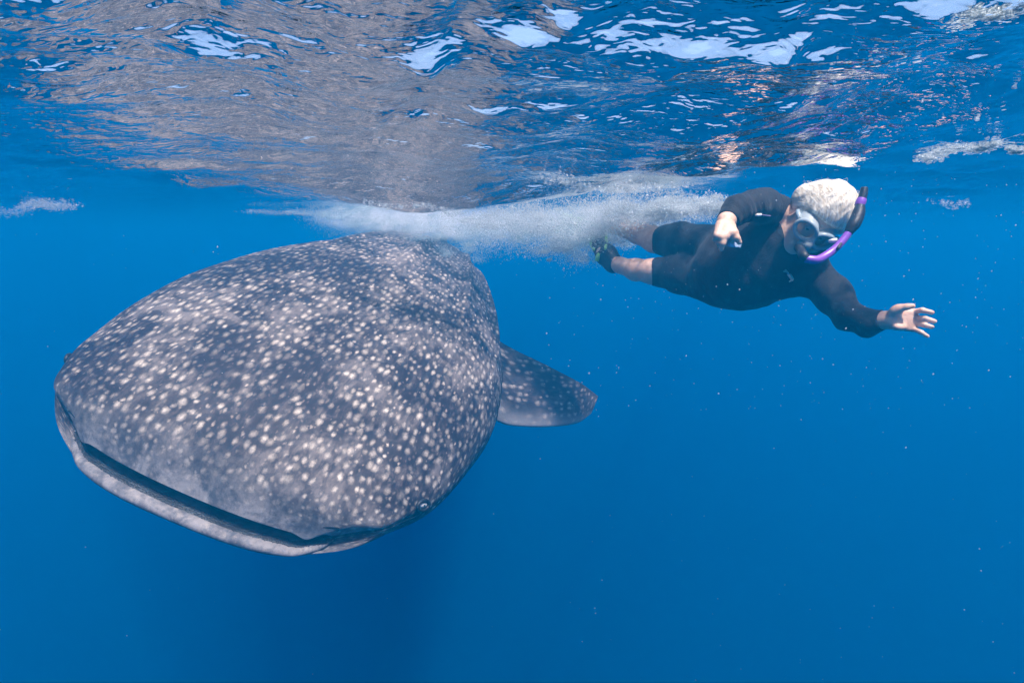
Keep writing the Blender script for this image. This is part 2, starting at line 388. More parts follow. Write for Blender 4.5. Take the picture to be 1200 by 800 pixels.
    # ---- nostril crease
    for sg in (1, -1):
        vs = []; fs = []
        m_ = 16
        for k in range(m_+1):
            vv = sg*(.535+.15*k/m_)
            C_ = shark_half(np.array([.014+.010*math.sin(k/m_*PI)]), np.array([vv]), 0)[0, 0]-np.array([.003, 0, .002]); w_ = .0062*math.sin(PI*k/m_)**.7+.0003
            nn = np.array([.8, sg*.35, .35])
            for w in range(6):
                b = 2*PI*w/6; vs.append(C_+np.array([.8*w_*math.sin(b), .3*w_*math.sin(b), w_*math.cos(b)]))
        for k in range(m_):
            for w in range(6): fs.append((k*6+w, (k+1)*6+w, (k+1)*6+(w+1) % 6, k*6+(w+1) % 6))
        link_mesh('nostril', vs, fs, rim_m, root)
    # ---- gill slits along the flanks
    for sg in (1, -1):
        for g in range(5):
            s0 = 1.05+g*.13; vs = []; fs = []; m_ = 18
            for k in range(m_+1):
                f = k/m_; half, vv = (0, 1-(.30*(1-f/.5))) if f < .5 else (1, 1-(.35*(f-.5)/.5))
                P = shark_half(np.array([s0+.03*math.sin(f*PI)]), np.array([sg*vv]), half)[0, 0]; w_ = .008*math.sin(PI*f)+.0005
                for w in range(6):
                    b = 2*PI*w/6; vs.append(P+np.array([w_*math.cos(b), .6*w_*math.sin(b)*sg, 0]))
            for k in range(m_):
                for w in range(6): fs.append((k*6+w, (k+1)*6+w, (k+1)*6+(w+1) % 6, k*6+(w+1) % 6))
            link_mesh('gill_slit', vs, fs, rim_m, root)
    # ---- fins: root and tip outlines lofted with an aerofoil section
    fin_m = shark_material('fin_hide', True)
    def fin(name, lead, trail, thick, nsp=40, nch=28, belly_edge=.25):
        lead = np.array(lead); trail = np.array(trail); kk = np.linspace(0, 1, len(lead)); tt = np.linspace(0, 1, nsp)
        Ld = np.stack([herm(tt, kk, lead[:, k]) for k in range(3)], -1); Tr = np.stack([herm(tt, kk, trail[:, k]) for k in range(3)], -1)
        nrm_ = np.cross(Ld[nsp//2]-Ld[0], Tr[nsp//2]-Ld[nsp//2]); nrm_ /= np.linalg.norm(nrm_)
        if nrm_[2] < 0: nrm_ = -nrm_
        q = np.linspace(0, 1, nch); q = q**1.3
        prof = np.concatenate([q, q[::-1][1:-1]]); sgn = np.concatenate([np.ones(nch), -np.ones(nch-2)])
        th_ = (np.sqrt(prof)*(1-prof)*1.9+.05)*(prof < .999)
        vs = []; uv_ = []; be = []
        for a in range(nsp):
            ch = np.linalg.norm(Tr[a]-Ld[a]); t_ = thick*(1-tt[a]**2*.85)
            for b in range(len(prof)):
                vs.append(Ld[a]+(Tr[a]-Ld[a])*prof[b]+nrm_*sgn[b]*th_[b]*t_*.5)
                uv_.append((7+tt[a]*np.linalg.norm(Ld[-1]-Ld[0]), prof[b]*ch)); be.append((1 if sgn[b] < 0 else max(0, 1-prof[b]/belly_edge))*.38)
        n_ = len(prof); fs = []
        for a in range(nsp-1):
            for b in range(n_): fs.append((a*n_+b, a*n_+(b+1) % n_, (a+1)*n_+(b+1) % n_, (a+1)*n_+b))
        o_ = link_mesh(name, vs, fs, fin_m, root)
        vattr(o_, 'lip', np.zeros(len(vs))); vattr(o_, 'belly', be)
        ul = o_.data.uv_layers.new(name='body_map'); li_ = np.empty(len(o_.data.loops), np.int32); o_.data.loops.foreach_get('vertex_index', li_)
        ul.data.foreach_set('uv', np.array(uv_, dtype=np.float32)[li_].ravel())
        return o_
    LE = [s_local(at(*q)) for q in ((545, 470, 2.75), (600, 499, 2.95), (645, 500, 3.12), (678, 495, 3.3), (692, 485, 3.42))]
    TE = [s_local(at(*q)) for q in ((540, 370, 3.2), (600, 408, 3.35), (645, 430, 3.45), (684, 451, 3.5), (701, 464, 3.5))]
    fin('pectoral_fin', LE, TE, .09)
    # right pectoral mirrored in the shark's own frame
    mir = lambda Q: [np.array([q[0], -.5-(q[1]-.5)*.55, q[2]-.15-(abs(q[1])-.6)*.9]) for q in Q]
    fin('pectoral_fin', mir(LE), mir(TE), .09)
    def on_back(s_): return shark_half(np.array([s_]), np.array([0.]), 0)[0, 0]
    def dorsal(s0, s1, h, back):
        a, b = on_back(s0), on_back(s1); a = a-[0, 0, .05]; b = b-[0, 0, .05]
        return ([a, a+[-.35*back, 0, h*.5+.05], a+[-.75*back, 0, h*.9+.05], a+[-.95*back, 0, h+.05]], [b, b+[-.15*back, 0, h*.3], b+[-.3*back, 0, h*.75], b+[-.25*back, 0, h]])
    l, t_ = dorsal(3.05, 3.65, .30, .7); fin('dorsal_fin', l, t_, .07)
    l, t_ = dorsal(4.6, 4.85, .16, .25); fin('second_dorsal_fin', l, t_, .03)
    e0 = on_back(6.45); y0 = e0[1]
    fin('tail_fin', [e0+[.15, 0, -.08], e0+[-.35, 0, .35], e0+[-.8, 0, .85], e0+[-1.0, 0, 1.05]], [e0+[-.1, 0, -.1], e0+[-.45, 0, .15], e0+[-.85, 0, .6], e0+[-1.05, 0, 1.0]], .05)
    fin('tail_fin', [e0+[.15, 0, .0], e0+[-.1, 0, -.25], e0+[-.35, 0, -.5], e0+[-.45, 0, -.6]], [e0+[-.2, 0, .0], e0+[-.25, 0, -.15], e0+[-.42, 0, -.45], e0+[-.5, 0, -.58]], .05)
    return root
build_shark()

# ------------------------------------------------------------------ snorkeller
class Field:
    """signed distance field on a grid, built from smoothly joined tapered limbs and ellipsoids"""
    def __init__(s, lo, hi, h):
        s.lo = np.array(lo, float); s.h = h; s.n = np.ceil((np.array(hi)-s.lo)/h).astype(int)+1
        s.f = np.full(s.n, .12, np.float32)
    def _box(s, lo, hi, pad):
        a = np.clip(np.floor((lo-pad-s.lo)/s.h).astype(int), 0, s.n-1); b = np.clip(np.ceil((hi+pad-s.lo)/s.h).astype(int)+1, 1, s.n)
        if (b <= a).any(): return None
        ax = [s.lo[k]+s.h*np.arange(a[k], b[k]) for k in range(3)]
        P = np.stack(np.meshgrid(*ax, indexing='ij'), -1)
        return tuple(slice(a[k], b[k]) for k in range(3)), P
    def _join(s, sl, d, k, sub=False):
        f = s.f[sl]
        if sub:
            d = -d; h = np.clip(.5-.5*(d-f)/k, 0, 1); s.f[sl] = f*h+d*(1-h)+k*h*(1-h); return
        h = np.clip(.5+.5*(f-d)/k, 0, 1); s.f[sl] = (f*(1-h)+d*h-k*h*(1-h)).astype(np.float32)
    def limb(s, a, b, ra, rb, k=.02, flat=None, fl=1.0):
        a = np.array(a, float); b = np.array(b, float); r = max(ra, rb)
        q = s._box(np.minimum(a, b)-r, np.maximum(a, b)+r, .06)
        if q is None: return
        sl, P = q; ab = b-a; t = np.clip(((P-a)@ab)/(ab@ab+1e-12), 0, 1); D = P-(a+t[..., None]*ab)
        if flat is not None:
            fn = np.array(flat)/np.linalg.norm(flat); comp = D@fn; D = D+comp[..., None]*fn*(fl-1)
        s._join(sl, np.sqrt((D**2).sum(-1))-(ra+(rb-ra)*t), k)
    def chain(s, pts, rs, k=.02, **kw):
        for i in range(len(pts)-1): s.limb(pts[i], pts[i+1], rs[i], rs[i+1], k, **kw)
    def ell(s, c, M, r, k=.02, sub=False):
        """M rows: local axes; r: radii"""
        c = np.array(c, float); R_ = max(r); q = s._box(c-R_, c+R_, .06)
        if q is None: return
        sl, P = q; L = (P-c)@np.array(M).T/np.array(r); n = np.sqrt((L**2).sum(-1)); n2 = np.sqrt(((L/np.array(r))**2).sum(-1))
        s._join(sl, n*(n-1)/(n2+1e-9), k, sub)
def surface_net(f, lo, h):
    """smooth closed mesh of the zero level"""
    ins = f < 0; n = np.array(f.shape)
    c = np.zeros(n-1, np.int8)
    for dx in (0, 1):
        for dy in (0, 1):
            for dz in (0, 1): c += ins[dx:n[0]-1+dx, dy:n[1]-1+dy, dz:n[2]-1+dz]
    act = (c > 0) & (c < 8); ids = np.full(n-1, -1, np.int64); I = np.argwhere(act); ids[act] = np.arange(len(I))
    acc = np.zeros((len(I), 3)); cnt = np.zeros(len(I))
    off = [np.array(o) for o in ((0, 0, 0), (1, 0, 0), (0, 1, 0), (1, 1, 0), (0, 0, 1), (1, 0, 1), (0, 1, 1), (1, 1, 1))]
    g = lambda o: f[I[:, 0]+o[0], I[:, 1]+o[1], I[:, 2]+o[2]]
    vals = [g(o) for o in off]
    for a in range(8):
        for b in range(a+1, 8):
            if np.abs(off[a]-off[b]).sum() != 1: continue
            va, vb = vals[a], vals[b]; m = (va < 0) != (vb < 0); t = np.where(m, va/(va-vb+1e-12), 0)
            p = off[a]+(off[b]-off[a])*t[:, None]; acc[m] += p[m]; cnt[m] += 1
    V = lo+h*(I+acc/cnt[:, None])
    F = []
    for ax in range(3):
        u, w = (ax+1) % 3, (ax+2) % 3
        A = [slice(None)]*3; B = [slice(None)]*3; A[ax] = slice(0, -1); B[ax] = slice(1, None)
        sg = ins[tuple(A)] != ins[tuple(B)]; E_ = np.argwhere(sg)
        E_ = E_[(E_[:, u] > 0) & (E_[:, w] > 0) & (E_[:, u] < n[u]-1) & (E_[:, w] < n[w]-1)]
        du = np.zeros(3, int); du[u] = 1; dw = np.zeros(3, int); dw[w] = 1
        q = [ids[tuple((E_-x).T)] for x in (du*0, du, du+dw, dw)]
        Q = np.stack(q, -1); flip = ins[tuple(E_.T)]; Q[~flip] = Q[~flip][:, ::-1]; F.append(Q)
    return V, np.concatenate(F)
def relax(V, F, it=2, lam=.5):
    e = np.concatenate([F[:, [0, 1]], F[:, [1, 2]], F[:, [2, 3]], F[:, [3, 0]]]); e = np.concatenate([e, e[:, ::-1]])
    deg = np.bincount(e[:, 0], minlength=len(V))[:, None]
    for _ in range(it):
        S_ = np.stack([np.bincount(e[:, 0], weights=V[e[:, 1], k], minlength=len(V)) for k in range(3)], -1); V = V+lam*(S_/deg-V)
    return V
def vnoise(P, scale, seed=0, terms=14):
    r = np.random.default_rng(seed); out = np.zeros(P.shape[:-1])
    for i in range(terms):
        k = r.normal(size=3); k *= scale*r.uniform(.5, 1.6)/np.linalg.norm(k); out += np.sin(P@k+r.uniform(0, 6.28))
    return out/terms**.5
CR, CU, CT = RT, UP, -FW                        # right, up, towards the viewer
def cv(r, u, t): return CR*r+CU*u+CT*t
def tube(pts, rs, n=16, closed=True, flat=None):
    """round tube with caps through smooth points"""
    pts = np.array(pts, float); m = len(pts); kk = np.arange(m); tt = np.linspace(0, m-1, (m-1)*8+1)
    C_ = np.stack([herm(tt, kk, pts[:, k]) for k in range(3)], -1); Rr = herm(tt, kk, np.array(rs, float)) if len(set(rs)) > 1 else np.full(len(tt), rs[0])
    T = np.gradient(C_, axis=0); T /= np.linalg.norm(T, axis=1)[:, None]; up = np.array([.3, .5, .8]); vs = []
    for c_, t_, r_ in zip(C_, T, Rr):
        a = np.cross(t_, up); a /= np.linalg.norm(a); b = np.cross(t_, a)
        for q in range(n): vs.append(c_+r_*(a*math.cos(2*PI*q/n)+b*math.sin(2*PI*q/n)))
    fs = [(i*n+q, i*n+(q+1) % n, (i+1)*n+(q+1) % n, (i+1)*n+q) for i in range(len(C_)-1) for q in range(n)]
    k = len(vs); vs += [C_[0], C_[-1]]
    for q in range(0, n, 2): fs.append((k, (q+2) % n, (q+1) % n, q)); fs.append((k+1, (len(C_)-1)*n+q, (len(C_)-1)*n+q+1, (len(C_)-1)*n+(q+2) % n))
    return np.array(vs), np.array(fs)

def build_person():
    base = at(880, 310, 1.95)
    root = empty('person', base)
    tag(root, 'snorkeller in black long sleeved shorty wetsuit floating at the surface with purple snorkel', 'person')
    def part(name, V, F, m, parent=root, smooth=True):
        off = base if parent is root else (base+np.array(parent['_o'] if '_o' in parent else (0, 0, 0)))
        return link_mesh(name, np.asarray(V)-base, F, m, parent, smooth)
    H = .0034
    fld = Field(at(690, 395, 2.9)*[1, 0, 0]+[0, 1.40, -.42], [1.50, 2.85, .30], H)
    # ---- head frame
    u = cv(.36, .48, .80); u /= np.linalg.norm(u); f = cv(-.42, -.68, .60); f -= u*f.dot(u); f /= np.linalg.norm(f); l = np.cross(u, f)   # l: the person's left
    HC = at(955, 260, 1.86)
    hp = lambda a, b, c_: HC+l*a+f*b+u*c_
    M = np.array([l, f, u])
    # ---- trunk
    neck = at(934, 284, 1.92); chest = at(915, 296, 2.02); belly_ = at(872, 312, 2.12); pelvis = at(838, 312, 2.22)
    fld.ell(at(922, 292, 2.0), [cv(.10, 1, .1)/np.linalg.norm(cv(.10, 1, .1)), CR, CT], (.185, .13, .11), .05)
    fld.ell(at(905, 298, 2.04), np.eye(3), (.13, .12, .17), .05)
    fld.ell(belly_, [CU, CR, CT], (.180, .16, .150), .06)
    fld.ell(at(850, 316, 2.2), [CU, CR, CT], (.15, .13, .13), .06)
    fld.chain([neck, hp(0, -.02, -.07)], [.062, .058], .03)
    # ---- legs (the person's right leg is the upper one in view)
    fld.chain([at(842, 290, 2.26), at(800, 283, 2.42), at(768, 281, 2.55)], [.088, .078, .064], .03)
    fld.chain([at(768, 281, 2.55), at(748, 272, 2.62), at(722, 264, 2.78), at(704, 262, 2.88)], [.060, .056, .044, .036], .02)
    fld.chain([at(840, 330, 2.22), at(800, 322, 2.34), at(765, 318, 2.45)], [.095, .078, .060], .03)
    fld.chain([at(765, 318, 2.45), at(745, 316, 2.52), at(727, 311, 2.60), at(716, 306, 2.66)], [.056, .052, .038, .031], .02)
    fld.chain([at(716, 306, 2.66), at(707, 296, 2.68), at(703, 288, 2.72)], [.034, .036, .022], .02)
    fld.chain([at(704, 262, 2.88), at(692, 264, 2.98)], [.034, .025], .02)
    # ---- arms: the person's right (upper in view)
    wr = at(851, 259, 1.73)
    fld.chain([at(922, 254, 1.98), at(893, 240, 1.88), at(880, 240, 1.82)], [.060, .050, .043], .025)
    fld.chain([at(880, 240, 1.82), at(864, 246, 1.77), wr], [.043, .040, .030], .02)
    # left arm
    wl_ = at(1039, 375, 1.68)
    fld.chain([at(952, 322, 1.97), at(975, 344, 1.88), at(995, 371, 1.79)], [.062, .054, .043], .03)
    fld.chain([at(995, 371, 1.79), at(1015, 377, 1.74), wl_], [.043, .041, .029], .02)
    suit_field = fld.f.copy()
    # ---- left hand, palm to the viewer, fingers spread to the right
    D = 1.66
    fld.limb(wl_, at(1047, 373, D), .026, .024, .012, flat=CT, fl=1.35)
    for (p0, p1, r0, r1) in (((1048, 368), (1070, 366), .017, .013), ((1048, 373), (1072, 373), .016, .013), ((1048, 378), (1072, 379), .016, .012), ((1049, 382), (1070, 385), .014, .011)):
        fld.limb(at(*p0, D), at(*p1, D-.005), r0, r1, .008)
    for pts, r in ((((1070, 365), (1081, 363.5), (1092, 366)), .0088), (((1072, 373), (1084, 373), (1095, 376.5)), .0088), (((1072, 379), (1083, 380.5), (1092, 383)), .0082), (((1070, 385), (1079, 389), (1087, 394)), .0072)):
        fld.chain([at(*pts[0], D-.005), at(*pts[1], D-.035), at(*pts[2], D-.045)], [r*1.06, r, r*.86], .004)
    fld.chain([at(1046, 368, D-.006), at(1054, 361, D-.028), at(1062, 359.5, D-.042), at(1069, 358.5, D-.05)], [.016, .0125, .0098, .0086], .006)
    fld.ell(at(1050, 364, D-.018), np.eye(3), (.018, .014, .016), .01)
    fld.ell(at(1054, 383, D-.016), np.eye(3), (.020, .012, .012), .01)
    # ---- right hand, hanging down, fingers curled round a small camera
    d = 1.70
    fld.limb(wr, at(850, 266, d), .025, .023, .012)
    for (p0, p1) in (((844, 263), (840, 276)), ((848, 263), (845, 278)), ((852, 264), (851, 277)), ((856, 264), (857, 273))):
        fld.limb(at(*p0, d-.01), at(*p1, d-.03), .016, .012, .008)
    fld.chain([at(857, 273, d-.03), at(859, 280, d-.025), at(857, 285, d-.005)], [.0095, .0088, .008], .004)
    fld.chain([at(850, 277, d-.03), at(847, 285, d-.03), at(845, 292, d-.02)], [.0108, .0095, .0085], .004)
    fld.chain([at(845, 278, d-.03), at(842, 284, d-.022), at(843, 288, d)], [.0100, .009, .008], .004)
    fld.chain([at(840, 275, d-.028), at(838, 281, d-.015), at(840, 284, d+.005)], [.0095, .0085, .0075], .004)
    fld.chain([at(857, 266, d-.01), at(861, 272, d-.03), at(864, 279, d-.035), at(866.5, 284, d-.03)], [.014, .0110, .0095, .009], .005)
    # ---- head
    fld.ell(hp(0, -.018, .025), M, (.076, .096, .098), .02)
    fld.ell(hp(0, .018, -.045), M, (.062, .070, .075), .03)
    fld.ell(hp(0, .052, -.088), M, (.036, .034, .028), .025)           # chin
    fld.ell(hp(.032, .052, -.030), M, (.030, .024, .026), .02); fld.ell(hp(-.032, .052, -.030), M, (.030, .024, .026), .02)
    fld.chain([hp(0, .078, .012), hp(0, .098, -.020), hp(0, .104, -.034)], [.009, .012, .013], .010)   # nose
    fld.limb(hp(.010, .092, -.038), hp(-.010, .092, -.038), .010, .010, .006)
    fld.limb(hp(.020, .083, -.064), hp(-.020, .083, -.064), .009, .009, .008)   # lips
    for sg in (1, -1):
        fld.ell(hp(sg*.031, .092, .010), M, (.017, .014, .012), .008, sub=True)   # eye sockets
        fld.limb(hp(sg*.016, .080, .026), hp(sg*.046, .072, .026), .010, .009, .012)  # brow
        fld.ell(hp(sg*.078, -.006, -.012), M, (.008, .018, .031), .006)
        fld.ell(hp(sg*.084, -.002, -.010), M, (.005, .009, .018), .004, sub=True)
    V, F = surface_net(fld.f, fld.lo, H); V = relax(V, F, 2, .45)
    # skin
    t = NT('wet_skin'); tc = t.n('ShaderNodeTexCoord').outputs['Object']
    n1 = t.noise(tc, 25, 4).outputs[0]; n2 = t.noise(tc, 140, 3).outputs[0]
    c1 = t.mix(t.ramp(n1, .35, .7), (.66, .42, .30), (.80, .56, .43)); c1 = t.mix(t.ramp(n2, .55, .75, 0, .35), c1, (.52, .29, .20))
    b = t.n('ShaderNodeBsdfPrincipled', {'Base Color': c1, 'Roughness': .42, 'Specular IOR Level': .35, 'Subsurface Weight': .12, 'Subsurface Radius': (.012, .005, .003), 'Subsurface Scale': .6})
    t.set(b, 'Normal', t.n('ShaderNodeBump', {'Height': t.math('ADD', n2, n1), 'Strength': .4, 'Distance': .003}).outputs[0]); t.surf(b)
    part('body', V, F, t.m)
    # ---- eyes behind the mask
    white = simple('eyeball', (.7, .68, .65), .2, None, .05); iris = simple('iris', (.06, .09, .12), .2)
    def ball(c_, r, n=14, Mx=None):
        vs = []; fs = []
        for i in range(n+1):
            for j in range(2*n): a, b_ = PI*i/n, PI*j/n; vs.append((math.sin(a)*math.cos(b_)*r[0], math.sin(a)*math.sin(b_)*r[1], math.cos(a)*r[2]))
        for i in range(n):
            for j in range(2*n): fs.append((i*2*n+j, (i+1)*2*n+j, (i+1)*2*n+(j+1) % (2*n), i*2*n+(j+1) % (2*n)))
        vs = np.array(vs); vs = vs@(M if Mx is None else Mx)+c_
        return vs, np.array(fs)
    for sg in (1, -1):
        e = part('eye', *ball(hp(sg*.031, .074, .009), (.0125,)*3), white)
        part('iris', *ball(hp(sg*.030, .0815, .005), (.0062, .0062, .0062)), iris, e)
    # ---- wetsuit: grown a little outward from the body and cut at the neck, the wrists and above the knees
    nx, ny, nz = fld.n
    ax = [fld.lo[k]+H*np.arange(fld.n[k]) for k in range(3)]
    P = np.stack(np.meshgrid(*ax, indexing='ij'), -1).astype(np.float32)
    g = suit_field-.0062
    near = np.abs(g) < .03
    Pn = P[near]
    fold = 1.5*vnoise(Pn*np.array([1.0, 1.0, 1.0]), 48, 5)*.0016+vnoise(Pn@np.diag([2.2, 1, .7]), 85, 9)*.0010
    fold += .0022*np.sin(210*(Pn@CR)+5*np.sin(28*(Pn@CU)))*np.exp(-(((Pn-at(868, 246, 1.79))**2).sum(-1))/.07**2)
    fold += .0026*np.sin(150*(Pn@(CR*.8+CU*.6))+4*np.sin(22*(Pn@CU)))*np.exp(-(((Pn-at(1002, 372, 1.77))**2).sum(-1))/.07**2)
    fold += .0026*np.sin(120*(Pn@(CR*.5-CU*.8))+4*np.sin(20*(Pn@CR)))*np.exp(-(((Pn-at(958, 325, 1.95))**2).sum(-1))/.08**2)
    g[near] += fold.astype(np.float32)
    def cut(point, direction, reach):
        """keep the side of the plane the direction points away from, within reach of the point"""
        dr = direction/np.linalg.norm(direction); q = (P-point.astype(np.float32))@dr.astype(np.float32)
        m = (((P-point.astype(np.float32))**2).sum(-1) < reach**2)
        g[m] = np.maximum(g[m], q[m])
    cut(at(1038.5, 375, 1.69), at(1047, 375, 1.66)-at(1025, 377, 1.72), .085)
    cut(at(851, 257.5, 1.735), at(850, 266, 1.71)-at(862, 246, 1.775), .075)
    for cut_p, a_, b_, rr in ((at(773, 281, 2.53), at(748, 275, 2.6), at(800, 283, 2.42), .088), (at(767, 318, 2.44), at(745, 316, 2.5), at(800, 322, 2.34), .088)):
        cut(cut_p, a_-b_, rr)
    # everything past the cuts goes
    for c_, rr in ((at(742, 270, 2.64), .094), (at(722, 264, 2.78), .135), (at(700, 262, 2.92), .18), (at(740, 315, 2.53), .10), (at(710, 298, 2.68), .16), (at(1070, 372, 1.66), .085), (at(850, 280, 1.70), .062)):
        m = (((P-c_.astype(np.float32))**2).sum(-1) < rr**2)
        near_cut = np.zeros_like(m)
        g[m] = np.maximum(g[m], .01)
    m = (P@CR.astype(np.float32)) < (P@FW.astype(np.float32))*((764.0-600)/FPX); g[m] = np.maximum(g[m], .01)
    nk = hp(0, -.01, -.070); q = ((P-nk.astype(np.float32))@u.astype(np.float32)); m = (((P-nk.astype(np.float32))**2).sum(-1) < .098**2); g[m] = np.maximum(g[m], q[m])
    m = (((P-HC.astype(np.float32))**2).sum(-1) < .108**2) & (((P-nk.astype(np.float32))@u.astype(np.float32)) > -.005); g[m] = np.maximum(g[m], .01)
    W, WF = surface_net(g, fld.lo, H); W = relax(W, WF, 2, .4)
    t = NT('black_neoprene'); tc = t.n('ShaderNodeTexCoord').outputs['Object']
    n1 = t.noise(tc, 12, 4, .6).outputs[0]; n2 = t.noise(tc, 160, 4, .7).outputs[0]
    c1 = t.mix(t.ramp(n1, .35, .7), (.004, .005, .009), (.010, .010, .016)); c1 = t.mix(t.ramp(n2, .56, .72, 0, .4), c1, (.04, .04, .055))
    b = t.n('ShaderNodeBsdfPrincipled', {'Base Color': c1, 'Roughness': .75, 'Specular IOR Level': .3, 'Sheen Weight': .08})
    t.set(b, 'Normal', t.n('ShaderNodeBump', {'Height': t.math('ADD', n2, t.noise(tc, 45, 3).outputs[0]), 'Strength': .6, 'Distance': .004}).outputs[0]); t.surf(b)
    suit = part('wetsuit', W, WF, t.m)
    # small printed mark on the chest and pale tag by the shoulder
    def patch(name, pts, m, par, lift):
        pts = np.array(pts); n_ = len(pts); c_ = pts.mean(0); vs = np.concatenate([pts+CT*lift, pts]); fs = [(i, (i+1) % n_, n_+(i+1) % n_, n_+i) for i in range(n_)]
        for i in range(0, n_-2, 2): fs.append((0, i+1, i+2, (i+3) % n_ if i+3 < n_ else 0)) if i+3 <= n_ else None
        return vs, fs
    tree_pos = W
    def snap(px, py):
        """depth of the suit under a photograph pixel"""
        d_ = tree_pos@FW; ppx = 600+FPX*(tree_pos@CR)/d_; ppy = 400-FPX*(tree_pos@CU)/d_
        r_ = np.hypot(ppx-px, ppy-py); i = np.where(r_ < 2.5)[0]
        return (d_[i].min() if len(i) else 1.9)
    teal = simple('teal_print', (.10, .34, .34), .5); cream = simple('cream_print', (.60, .60, .52), .5)
    for (x0, y0, x1, y1, r_, m) in ((920, 316, 925, 322, .0030, teal), (918, 318, 924, 319, .0022, teal), (923, 321, 929, 329, .0035, cream), (926, 321, 930, 327, .0022, teal), (925, 330, 930, 327, .0025, cream)):
        dd = min(snap(x0, y0), snap(x1, y1))-.001
        Vt, Ft = tube([at(x0, y0, dd), at((x0+x1)/2, (y0+y1)/2, dd-.001), at(x1, y1, dd)], [r_, r_*1.2, r_*.7], 8)
        part('chest_print', Vt, Ft, m, suit)
    dd = snap(888, 253)-.002
    Vt, Ft = tube([at(884.5, 252.5, dd), at(888, 252, dd-.002), at(892, 251.5, dd)], [.0015, .0055, .0045], 10)
    part('zip_tag', Vt, Ft, simple('white_tag', (.85, .86, .88), .3), suit)
    Vt, Ft = tube([at(892, 251.5, dd), at(898, 252.5, dd), at(903, 253, dd)], [.0016, .0016, .0016], 8)
    part('zip_cord', Vt, Ft, simple('violet_cord', (.25, .2, .4), .5), suit)
    # ---- hair: wet white-blonde cap and combed strands
    hf = Field(HC-.17, HC+.17, .0034)
    hf.ell(hp(.008, -.020, .034), M, (.091, .107, .105), .01)
    hf.ell(hp(.0, -.07, -.02), M, (.078, .055, .075), .03)
    hf.limb(hp(-.01, -.03, .07), at(946, 230, 1.87), .072, .046, .05)
    ax = [hf.lo[k]+.0034*np.arange(hf.n[k]) for k in range(3)]; P2 = np.stack(np.meshgrid(*ax, indexing='ij'), -1)
    L = (P2-HC)@M.T
    strandn = .0012*vnoise(L*[3, .8, .8], 120, 33, 30)+.0022*vnoise(L*[2.0, .6, .6], 55, 21)
    hf.f += strandn.astype(np.float32)
    # hairline: forehead and face stay free
    face = (L[..., 1]-.040)*.72+(.034-L[..., 2])*.70-.012*np.cos(L[..., 0]*30)
    hf.f = np.maximum(hf.f, face.astype(np.float32))
    hf.f = np.maximum(hf.f, (-(L[..., 2]+.085)).astype(np.float32))
    HV, HF = surface_net(hf.f, hf.lo, .0034); HV = relax(HV, HF, 1, .4)
    t = NT('white_blonde_hair'); tc = t.n('ShaderNodeTexCoord').outputs['Object']
    wv = t.n('ShaderNodeMapping', {'Vector': tc, 'Rotation': (.4, .6, .3), 'Scale': (160, 14, 40)}).outputs[0]
    n1 = t.noise(wv, 1.0, 4, .6, .6).outputs[0]
    c1 = t.mix(t.ramp(n1, .38, .62), (.66, .58, .44), (.97, .92, .78))
    b = t.n('ShaderNodeBsdfPrincipled', {'Base Color': c1, 'Roughness': .45, 'Specular IOR Level': .4})
    t.set(b, 'Normal', t.n('ShaderNodeBump', {'Height': n1, 'Strength': .8, 'Distance': .004}).outputs[0]); t.surf(b)
    hair = part('hair', HV, HF, t.m)
    hm = t.m
    vs = []; fs = []; k0 = 0; r = np.random.default_rng(5)
    def strand(pts, r0):
        nonlocal k0
        pts = np.array(pts); T = np.gradient(pts, axis=0)
        for i, (c_, t_) in enumerate(zip(pts, T)):
            t_ = t_/np.linalg.norm(t_); a = np.cross(t_, [.2, .9, .4]); a /= np.linalg.norm(a); b_ = np.cross(t_, a); rr = r0*(1-.85*i/(len(pts)-1))
            for q in range(3): vs.append(c_+rr*(a*math.cos(2.094*q)+b_*math.sin(2.094*q)))
        for i in range(len(pts)-1):
            for q in range(3): fs.append((k0+i*3+q, k0+i*3+(q+1) % 3, k0+(i+1)*3+(q+1) % 3, k0+(i+1)*3+q))
        k0 += 3*len(pts)
    for k in range(2300):
        # from the crown flowing forward, sideways and up towards the surface
        a = r.uniform(-1, 1); th0 = r.uniform(.1, 1.25); ph = r.uniform(-PI, PI)
        dirv = np.array([math.sin(th0)*math.sin(ph)*.086, math.sin(th0)*math.cos(ph)*.100-.024, math.cos(th0)*.100+.032])
        if dirv[1] > .045 and dirv[2] < .10: continue
        seg = []; ln = r.uniform(.3, .75); sw = r.normal(0, .25)
        for i in range(7):
            th1 = th0+ln*i/6; ph1 = ph+sw*i/6; lift = 1.0+.02+.05*r.uniform()*(i/6)
            q = np.array([math.sin(th1)*math.sin(ph1)*.086*lift, math.sin(th1)*math.cos(ph1)*.100*lift-.024, math.cos(th1)*.100*lift+.032])
            if q[1] > .05 and q[2] < .045: q[1] = .05+(.045-q[2])*.2
            seg.append(hp(*q))
        strand(seg, r.uniform(.0008, .0016))
    for k in range(500):                         # floating ends lifted to the surface
        a = r.uniform(-1, 1); xx, yy = r.uniform(-.09, .085), r.uniform(-.10, .05); p0 = hp(.008+xx, -.02+yy, .034+.104*math.sqrt(max(.02, 1-(xx/.096)**2-(yy/.11)**2))); drift = cv(-.5+r.normal(0, .4), .75, r.normal(.2, .3)); drift /= np.linalg.norm(drift)
        side = r.normal(0, .012, 3); L_ = r.uniform(.010, .026)
        strand([p0+drift*L_*i/6+side*math.sin(i*.6)*(i/6)+CR*(-.02)*(i/6)**2 for i in range(7)], r.uniform(.0006, .0013))
    st = part('loose_strands', np.array(vs), np.array(fs), hm, hair); st['kind'] = 'stuff'
    # ---- diving mask: two lenses, pale silicone skirt, strap
    t = NT('clear_silicone'); b = t.n('ShaderNodeBsdfPrincipled', {'Base Color': (.50, .58, .60, 1), 'Roughness': .3, 'Specular IOR Level': .5, 'Alpha': .7}); t.surf(b); sil = t.m
